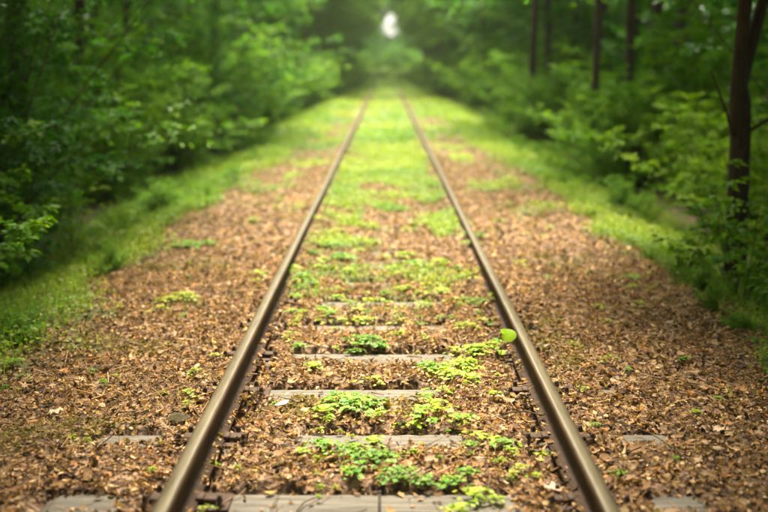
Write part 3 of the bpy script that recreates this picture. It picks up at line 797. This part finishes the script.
def make_tree(seed, h, r0, low, hue, limbs=26, leaf=.10, per=9, reach=3.0, lean=(0, 0), arch=0):
    rg = np.random.default_rng(seed)
    tv, S, D, Ls = [], [], [], []
    pts = curve_pts(rg, (0, 0, -.25), (lean[0], lean[1], 1), h, 16, .035, .02)
    tv.append(tube_arrays([(tuple(p), r0 * (1.25 if j == 0 else 1 - .055 * j)) for j, p in enumerate(pts)], 9))
    hs = np.linspace(low, h * .98, limbs)
    for L_i, z in enumerate(hs):
        f = (z + .25) / h * 16; j = min(15, int(f)); st = pts[j] + (pts[j + 1] - pts[j]) * (f - j)
        a = L_i * 2.4 + rg.normal(0, .5); L = reach * (1 - .55 * (z / h)) * rg.uniform(.7, 1.15)
        if arch and L_i % 3: a = rg.normal(0, .55)
        elif arch: L *= .6
        lp = curve_pts(rg, st, (math.cos(a), math.sin(a), rg.uniform(.1, .6)), L, 7, .12, -.04)
        rl = r0 * .26 * (1 - .5 * z / h)
        tv.append(tube_arrays([(tuple(p), rl * (1 - .12 * q)) for q, p in enumerate(lp)], 4))
        for q in range(1, 8):
            for u in range(3):
                b = a + rg.normal(0, 1.0); tw = rg.uniform(.35, .95)
                d0 = np.array([math.cos(b), math.sin(b), rg.uniform(-.45, .35)]); d0 /= np.linalg.norm(d0)
                s0 = lp[q] + (lp[q - 1] - lp[q]) * rg.random(); S.append(s0); D.append(d0); Ls.append(tw)
                for w_ in range(2):
                    d1 = d0 + rg.normal(0, .5, 3); d1[2] -= .1; d1 /= np.linalg.norm(d1)
                    S.append(s0 + d0 * tw * rg.uniform(.3, .9)); D.append(d1); Ls.append(tw * .6)
    lv = leaves_on(rg, np.array(S), np.array(D), np.array(Ls), per, leaf, hue, size_hi=.9)
    st = join([(v, f, np.tile((.1, .07, .04), (len(v), 1))) for v, f in tv])
    return mesh_np('trunk', st[0], tris=st[1], tint=st[2], smooth=True, mats=[M['bark']]), mesh_np('crown', lv[0], tris=lv[1], tint=lv[2], mats=[M['green']])

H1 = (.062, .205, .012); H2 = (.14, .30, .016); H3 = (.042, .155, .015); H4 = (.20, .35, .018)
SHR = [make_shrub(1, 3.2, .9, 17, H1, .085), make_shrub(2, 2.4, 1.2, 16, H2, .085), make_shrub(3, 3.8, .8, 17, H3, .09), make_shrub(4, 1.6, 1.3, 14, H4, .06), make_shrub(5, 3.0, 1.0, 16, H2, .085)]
TRE = [make_tree(11, 12, .12, 1.5, H1, 30), make_tree(12, 14, .15, 2.0, H3, 30, .11), make_tree(13, 11, .10, 1.2, H2, 30, .09), make_tree(14, 15, .16, 4.5, H1, 26, .12, reach=3.6)]

def plant(kind, name, x, y, s, rz, part_a, part_b, label, cat, group, sz=None, tilt=(0, 0)):
    e = empty(name, (x, y, float(ground_z(x, y))), rz); e.scale = (s, s, sz or s); e.rotation_euler = (tilt[0], tilt[1], rz)
    obj(part_a, kind[0], e); obj(part_b, kind[1], e)
    tag(e, label, cat, group); return e
def zone(y): return 'near the front' if y < 14 else 'in the middle distance' if y < 40 else 'far down the track'
OVER = [make_tree(21, 12, .11, 3.6, H2, 26, .10, 13, 4.0, lean=(.10, 0), arch=1), make_tree(22, 13, .13, 3.2, H1, 28, .10, 13, 4.2, lean=(.08, 0), arch=1),
        make_tree(23, 12, .11, 3.6, H2, 24, .10, 9, 3.1, lean=(.02, 0), arch=1), make_tree(24, 13, .12, 3.2, H1, 24, .10, 9, 3.3, lean=(.01, 0), arch=1),
        make_tree(25, 11, .12, 3.8, H3, 34, .12, 18, 3.4, lean=(.02, 0), arch=1), make_tree(26, 12, .12, 3.8, H1, 34, .12, 18, 3.5, lean=(.01, 0), arch=1)]  # dense crowns added out of view to shade the foreground corners
rp = random.Random(5)
COUNT = ['first', 'second', 'third', 'fourth', 'fifth', 'sixth', 'seventh', 'eighth', 'ninth', 'tenth']
SHAPE = ['dark leafy', 'broad bright', 'tall dark', 'low yellow green', 'full mid green']
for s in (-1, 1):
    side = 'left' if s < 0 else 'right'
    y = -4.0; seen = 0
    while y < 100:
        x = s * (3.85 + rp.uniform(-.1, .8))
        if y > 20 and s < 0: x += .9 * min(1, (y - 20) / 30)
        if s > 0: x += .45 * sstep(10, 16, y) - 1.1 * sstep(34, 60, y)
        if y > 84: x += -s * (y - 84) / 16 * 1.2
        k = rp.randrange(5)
        if y < 11: k = rp.choice((0, 2, 2, 0, 1))  # darker leaf hues near the camera stand in for shade
        if y > 14: k = rp.choice((1, 1, 4, 4, 3, 0))  # lighter leaf hues farther off stand in for light on the banks
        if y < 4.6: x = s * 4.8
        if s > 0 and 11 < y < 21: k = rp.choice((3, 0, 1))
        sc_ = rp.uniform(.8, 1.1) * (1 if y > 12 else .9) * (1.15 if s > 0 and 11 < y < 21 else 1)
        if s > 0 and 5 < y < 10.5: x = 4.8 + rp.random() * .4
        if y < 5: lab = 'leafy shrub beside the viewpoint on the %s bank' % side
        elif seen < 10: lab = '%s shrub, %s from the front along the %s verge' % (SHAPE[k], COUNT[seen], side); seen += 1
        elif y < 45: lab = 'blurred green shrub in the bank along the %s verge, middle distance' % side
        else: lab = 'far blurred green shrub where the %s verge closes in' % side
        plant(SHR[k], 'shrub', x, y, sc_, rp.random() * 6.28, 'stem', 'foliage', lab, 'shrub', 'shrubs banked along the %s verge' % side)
        y += rp.uniform(1.1, 1.7) if y < 45 else rp.uniform(1.8, 2.6)
    y = 6.0
    while y < 62:
        x = s * rp.uniform(5.8, 8.2)
        if not (s > 0 and y < 12):
            plant(SHR[rp.choice((0, 2, 4))], 'shrub', x, y, rp.uniform(1.0, 1.35), rp.random() * 6.28, 'stem', 'foliage', 'tall shrub deep in the dark woods on the %s, %s' % (side, zone(y)), 'shrub', 'undergrowth behind the %s verge' % side)
        y += rp.uniform(1.5, 2.4)
    y = -7.0; seen = 0
    while y < 108:
        for (x0, x1) in ((5.2, 6.6), (7.6, 11.5)):
            x = s * rp.uniform(x0, x1); yy = y + rp.uniform(-1, 1)
            if s > 0 and x0 < 6 and 4 < yy < 19: continue
            lab = 'leafy woodland tree behind the %s shrubs, %s' % (side, zone(yy))
            if x0 < 6 and yy > 8 and seen < 6: lab = 'leafy tree behind the shrubs, %s from the front on the %s' % (COUNT[seen], side); seen += 1
            plant(TRE[3 if s > 0 and x0 < 6 and 10 < yy < 22 else rp.randrange(4)], 'tree', x, yy, rp.uniform(.8, 1.15), rp.random() * 6.28, 'trunk', 'crown', lab, 'tree', 'woodland trees on the %s' % side)
        y += rp.uniform(2.6, 3.6)
    # trees arching over the track; unseen near ones added to shade the foreground edges
    y = -6.5 + (s > 0) * 1.5; seen = 0; seen_near = 0
    while y < 90:
        if s < 0 and 8.5 < y < 12: y = 12
        x = s * (4.5 + rp.uniform(-.2, .4))
        if y > 60: x = s * (4.5 - 1.2 * min(1, (y - 60) / 35))
        big = 0 if y < 6.8 and seen_near % 2 else 4 if y < (6.5 if s < 0 else 10) else 2 if y < 48 else 0; seen_near += 1  # near ones, out of view, mostly take the dense shading crowns
        if s > 0 and 4 < y < 11.5: x = 4.25
        elif y < 9: x = s * 4.0
        if True:
            if s > 0 and 11.5 < y < 14.8: x = 6.1; big = 0  # set back out of view, added to shade the right verge
            if s > 0 and 14.8 < y < 18: y += 2; continue
            lab = 'tree whose limbs arch over the track from the %s, %s' % (side, zone(y))
            if y > 8 and seen < 4: lab = 'arching tree at the %s verge, %s from the front' % (side, COUNT[seen]); seen += 1
            plant(OVER[(rp.randrange(2) if y < 48 else 0) + big], 'arching_tree', x, y, rp.uniform(.92, 1.08), (0 if s < 0 else PI) + rp.uniform(-.3, .3), 'trunk', 'crown', lab, 'tree', 'trees arching over the track from the %s' % side, sz=.85 if y < 12 else None)
        y += rp.uniform(3.0, 4.2) * ((.62 if s > 0 or y < 6.5 else 1.3) if y < 15 else 2.9 if y < 46 else 1)
# bushes that close the far end of the cutting
for i, (x, y, z, lab) in enumerate(((3.5, 15.9, .72, 'green bush standing right in front of the straight slim trunk'), (4.1, 16.6, .8, 'bush to the right behind the slim trunk bush, by the right verge'), (3.35, 23.6, .8, 'bush at the foot of the slim trunk farther down the right side'))):
    plant(SHR[1], 'shrub', x, y, z, i * 2.1, 'stem', 'foliage', lab, 'shrub', 'bushes below the slim trunks')
for i, (x, y, z) in enumerate(((-.7, 80, .95), (.9, 82, .95), (.1, 86, 1.1), (2.2, 84, 1.1), (-2.2, 85, 1.1))):
    plant(SHR[3], 'shrub', x, y, z, i * 1.7, 'stem', 'foliage', 'low far bush grown over the track below the bright gap', 'shrub', 'low bushes on the far track')
for i, (x, y, z, lab) in enumerate(((3.75, 9.6, .55, 'small low shrub left of the forked trunk, in the dark verge'), (4.0, 11.2, .7, 'low yellow green shrub farther left of the forked trunk'), (3.6, 8.1, .4, 'tiny shrub at the foot of the forked trunk'))):
    plant(SHR[(3, 3, 1)[i]], 'shrub', x, y, z, i * 1.7, 'stem', 'foliage', lab, 'shrub', 'low shrubs about the forked trunk')
for i, (x, y, k, z) in enumerate(((-1.6, 98, 2, 1.0), (2.4, 97, 2, 1.0), (.5, 101, 4, .95), (-.8, 104, 0, .9), (.2, 99, 0, .95), (1.2, 100, 2, .8), (.7, 103, 2, .85), (1.8, 104, 4, 1.0), (-3.2, 100, 2, 1.2), (4.2, 101, 2, 1.2))):
    plant(SHR[k], 'shrub', x, y, z, i, 'stem', 'foliage', 'far bush closing the end of the track under the bright gap', 'shrub', 'bushes closing the far end')

# taller herbs standing in the verges
for i in range(170):
    s_ = rp.choice((-1, 1)); y = 4.2 + 24 * rp.random() ** 1.5
    x = s_ * rp.uniform(2.1, 3.35); q = rp.uniform(.10, .24) * (1.15 if y > 9 else .9)
    if abs(x) < 2.6: q *= .6
    side = 'left' if s_ < 0 else 'right'
    kf = int((y - S0 + .11) / SP)
    lab = 'small leafy herb in the %s verge, %s' % (side, 'close to the viewpoint' if y < 7 else 'level with the ninth to twentieth sleepers' if y < 16 else 'far along the bank')
    k_ = rp.choice((3, 3, 1)); e = empty('verge_herb', (x, y, float(ground_z(x, y))), 0); e.scale = (q, q, q * rp.uniform(.7, 1.2)); e.rotation_euler = (0, 0, rp.random() * 6.28)
    obj('stem', SHR[k_][0], e); obj('foliage', SHR[k_][1], e); tag(e, lab, 'herb', 'herbs growing in the %s verge' % side)

# the woods going on behind as one mass
def woods(n, seed, endn):
    rg = np.random.default_rng(seed)
    side = np.where(rg.random(n) < .5, -1, 1)
    x = side * rg.uniform(13, 24, n); y = rg.uniform(-25, 125, n); z = rg.uniform(.4, 15, n)
    q = endn
    y[:q] = rg.uniform(108, 126, q); x[:q] = rg.uniform(-16, 16, q)
    hole = (np.hypot((x - .7) / 1.15, (z - 5.7) / 1.35) < 1) & (y > 100)
    keep = ~hole; x, y, z = x[keep], y[keep], z[keep]; n = len(x)
    nrm = rg.normal(0, 1, (n, 3)); nrm[:, 2] = np.abs(nrm[:, 2]) + .3
    Rm = rot_from_normals(nrm, rg.random(n) * 6.28); s = rg.uniform(.35, .7, n)
    c = np.array(H1)[None] * (0.6 + .8 * rg.random((n, 1)))
    T = np.array([(0, 0, 0), (.3, -.25, .05), (.6, -.1, 0), (1, 0, -.08), (.5, .28, .05), (.2, .15, 0)], float)
    return place(T, np.array([(0, 1, 2), (0, 2, 4), (2, 3, 4), (0, 4, 5)]), np.stack([x, y, z], 1), Rm, s, c)
V, F, T = woods(135000, 8, 50000)
o = obj('distant_woods', mesh_np('distant_woods', V, tris=F, tint=T, mats=[M['green']]))
tag(o, 'dark green mass of distant woods behind the trackside trees', 'woods', kind='stuff')

# forked tree on the right, nearest trunk
def forked_tree():
    rg = np.random.default_rng(31)
    bx, by = 2.98, 8.6
    z0 = float(ground_z(bx, by))
    e = empty('forked_tree', (bx, by, z0)); tag(e, 'dark trunk that forks at eye height, nearest tree on the right, behind green shoots', 'tree')
    H = lambda px, py, dy=0: np.array([(px - 386) / 1020.0 * 8.55 - bx, dy, CAM_Z + (63 - py) / 1020.0 * 8.9 - z0])
    tr = [(H(744, 300), .135), (H(743, 250), .115), (H(742, 190), .105), (H(741, 140), .10), (H(738, 100), .105), (H(735, 80), .10)]
    tr[0] = (np.array([tr[0][0][0], 0, -.2]), .16)
    pa = [(H(736, 84), .075), (H(736, 40), .062), (H(737, 0), .058), (H(738, -80), .055, ), (H(733, -300), .04), (H(740, -600), .02)]
    pb = [(H(736, 88), .07), (H(746, 50, .05), .06), (H(758, 10, .1), .052), (H(785, -90, .2), .045), (H(830, -300, .4), .035), (H(850, -560, .6), .015)]
    pb = [(H(741, 125), .03)] + pb
    full = [(p, r * .86) for p, r in tr[:-1]] + [(p, r * .95) for p, r in pa]
    parts = [tube_arrays([(tuple(p), r) for p, r in full], 12), tube_arrays([(tuple(p), r * .95) for p, r in pb], 9)]
    for (a, b, c) in (((740, 150), (722, 110), (700, 70)), ((744, 130), (768, 112), (800, 100))):
        parts.append(tube_arrays([(tuple(H(*a)), .02), (tuple(H(*b, -.1)), .013), (tuple(H(*c, -.2)), .006)], 5))
    st = join([(v, f, np.tile((.1, .07, .04), (len(v), 1))) for v, f in parts])
    obj('trunk', mesh_np('trunk', st[0], tris=st[1], tint=st[2], smooth=True, mats=[M['bark']]), e)
    S, D, L = [], [], []
    for k in range(700):
        z = rg.uniform(2.6, 8); a = rg.random() * 6.28; r = rg.uniform(.2, 2.1)
        S.append((math.cos(a) * r + .2, math.sin(a) * r, z)); d = np.array([math.cos(a), math.sin(a), rg.uniform(-.5, .2)]); D.append(d / np.linalg.norm(d)); L.append(rg.uniform(.3, .7))
    lv = leaves_on(rg, np.array(S), np.array(D), np.array(L), 10, .075, H3)
    obj('crown', mesh_np('crown', lv[0], tris=lv[1], tint=lv[2], mats=[M['green']]), e)
forked_tree()

# bare trunks seen on the right
def slim_trunk(px, y, r, label, seed, h=13):
    rg = np.random.default_rng(seed); x = (px - 386) / 1020.0 * y * 1.0
    z0 = float(ground_z(x, y)); e = empty('slim_tree', (x, y, z0)); tag(e, label, 'tree', 'bare trunks on the right')
    pts = curve_pts(rg, (0, 0, -.3), (0, 0, 1), h, 12, .012, .02)
    v, f = tube_arrays([(tuple(p), r * (1 - .05 * j)) for j, p in enumerate(pts)], 9)
    obj('trunk', mesh_np('trunk', v, tris=f, tint=np.tile((.1, .07, .04), (len(v), 1)), smooth=True, mats=[M['bark']]), e)
    S, D, L = [], [], []
    for k in range(420):
        z = rg.uniform(h * .5, h); a = rg.random() * 6.28; rr = rg.uniform(.1, 2.4)
        S.append((math.cos(a) * rr, math.sin(a) * rr, z)); d = np.array([math.cos(a), math.sin(a), rg.uniform(-.3, .3)]); D.append(d / np.linalg.norm(d)); L.append(rg.uniform(.4, 1))
    lv = leaves_on(rg, np.array(S), np.array(D), np.array(L), 9, .18, H1)
    obj('crown', mesh_np('crown', lv[0], tris=lv[1], tint=lv[2], mats=[M['green']]), e)
slim_trunk(594, 17.5, .075, 'straight dark trunk standing above the pale shrubs, nearest of the slim trunks', 41)
slim_trunk(529, 26, .10, 'dark trunk left of the slim trunks, by the far right bank', 42)
slim_trunk(572, 31, .12, 'thick blurred dark trunk just left of the straight slim one', 43)
slim_trunk(478, 45, .17, 'far trunk on the right nearest to the track', 44)

# green shoots in front of the forked tree
def shoot(px, py, x, y, h, label, seed, hue=H2):
    rg = np.random.default_rng(seed); z0 = float(ground_z(x, y))
    e = empty('sapling', (x, y, z0)); tag(e, label, 'sapling', 'saplings by the right verge')
    tv, S, D, L = [], [], [], []
    for s in range(5):
        a = rg.random() * 6.28; pts = curve_pts(rg, (0, 0, -.03), (math.cos(a) * .35, math.sin(a) * .35, 1), h * rg.uniform(.6, 1.05), 6, .08, -.01)
        tv.append(tube_arrays([(tuple(p), .006 * (1 - j / 8)) for j, p in enumerate(pts)], 4))
        for j in range(2, 7):
            for q in range(3):
                b = rg.random() * 6.28; d = np.array([math.cos(b), math.sin(b), .15]); S.append(pts[j]); D.append(d / np.linalg.norm(d)); L.append(rg.uniform(.08, .22))
    st = join([(v, f, np.tile((.2, .2, .06), (len(v), 1))) for v, f in tv])
    obj('stem', mesh_np('stem', st[0], tris=st[1], tint=st[2], smooth=True, mats=[M['stem']]), e)
    lv = leaves_on(rg, np.array(S), np.array(D), np.array(L), 5, .07, hue)
    obj('foliage', mesh_np('foliage', lv[0], tris=lv[1], tint=lv[2], mats=[M['green']]), e)
shoot(0, 0, 2.62, 7.3, .95, 'leafy young sapling with drooping leaves at the right picture edge', 51)
shoot(0, 0, 2.75, 8.0, 1.1, 'slender sapling in front of the forked trunk', 52)
shoot(0, 0, 2.35, 7.9, .45, 'short bright sapling at the edge of the leaf litter on the right', 53, H4)
shoot(0, 0, 2.75, 6.6, .5, 'low leafy sapling lowest at the right picture edge', 54, H2)
shoot(0, 0, -2.95, 9.5, .8, 'pale sapling at the left verge before the dark bushes', 55, H4)
# short dark stake near the saplings
p = P(735, 292, -.1)
o = obj('stake', tube_mesh('stake', [((p.x, p.y, float(ground_z(p.x, p.y)) - .05), .016), ((p.x + .01, p.y, float(ground_z(p.x, p.y)) + .07), .014), ((p.x + .02, p.y, float(ground_z(p.x, p.y)) + .14), .010), ((p.x + .02, p.y, float(ground_z(p.x, p.y)) + .145), .001)], M['bark']))
tag(o, 'short dark broken stump of a stick standing in the right verge', 'stick')

# ---------------------------------------------------------------- thin milky air between the trees
m, n, o_ = new_mat('air'); pv = n.nodes.new('ShaderNodeVolumePrincipled'); pv.inputs['Density'].default_value = 0.00045
pv.inputs['Color'].default_value = (.95, .97, .92, 1); pv.inputs['Anisotropy'].default_value = 0.3
n.links.new(pv.outputs[0], o_.inputs['Volume'])
v, q = box_verts(-40, 40, -35, 135, -3.0, 18.5)
hz = obj('haze', mesh_np('haze', v, quads=q, mats=[m])); tag(hz, 'thin pale air between the trees', 'haze', kind='stuff')
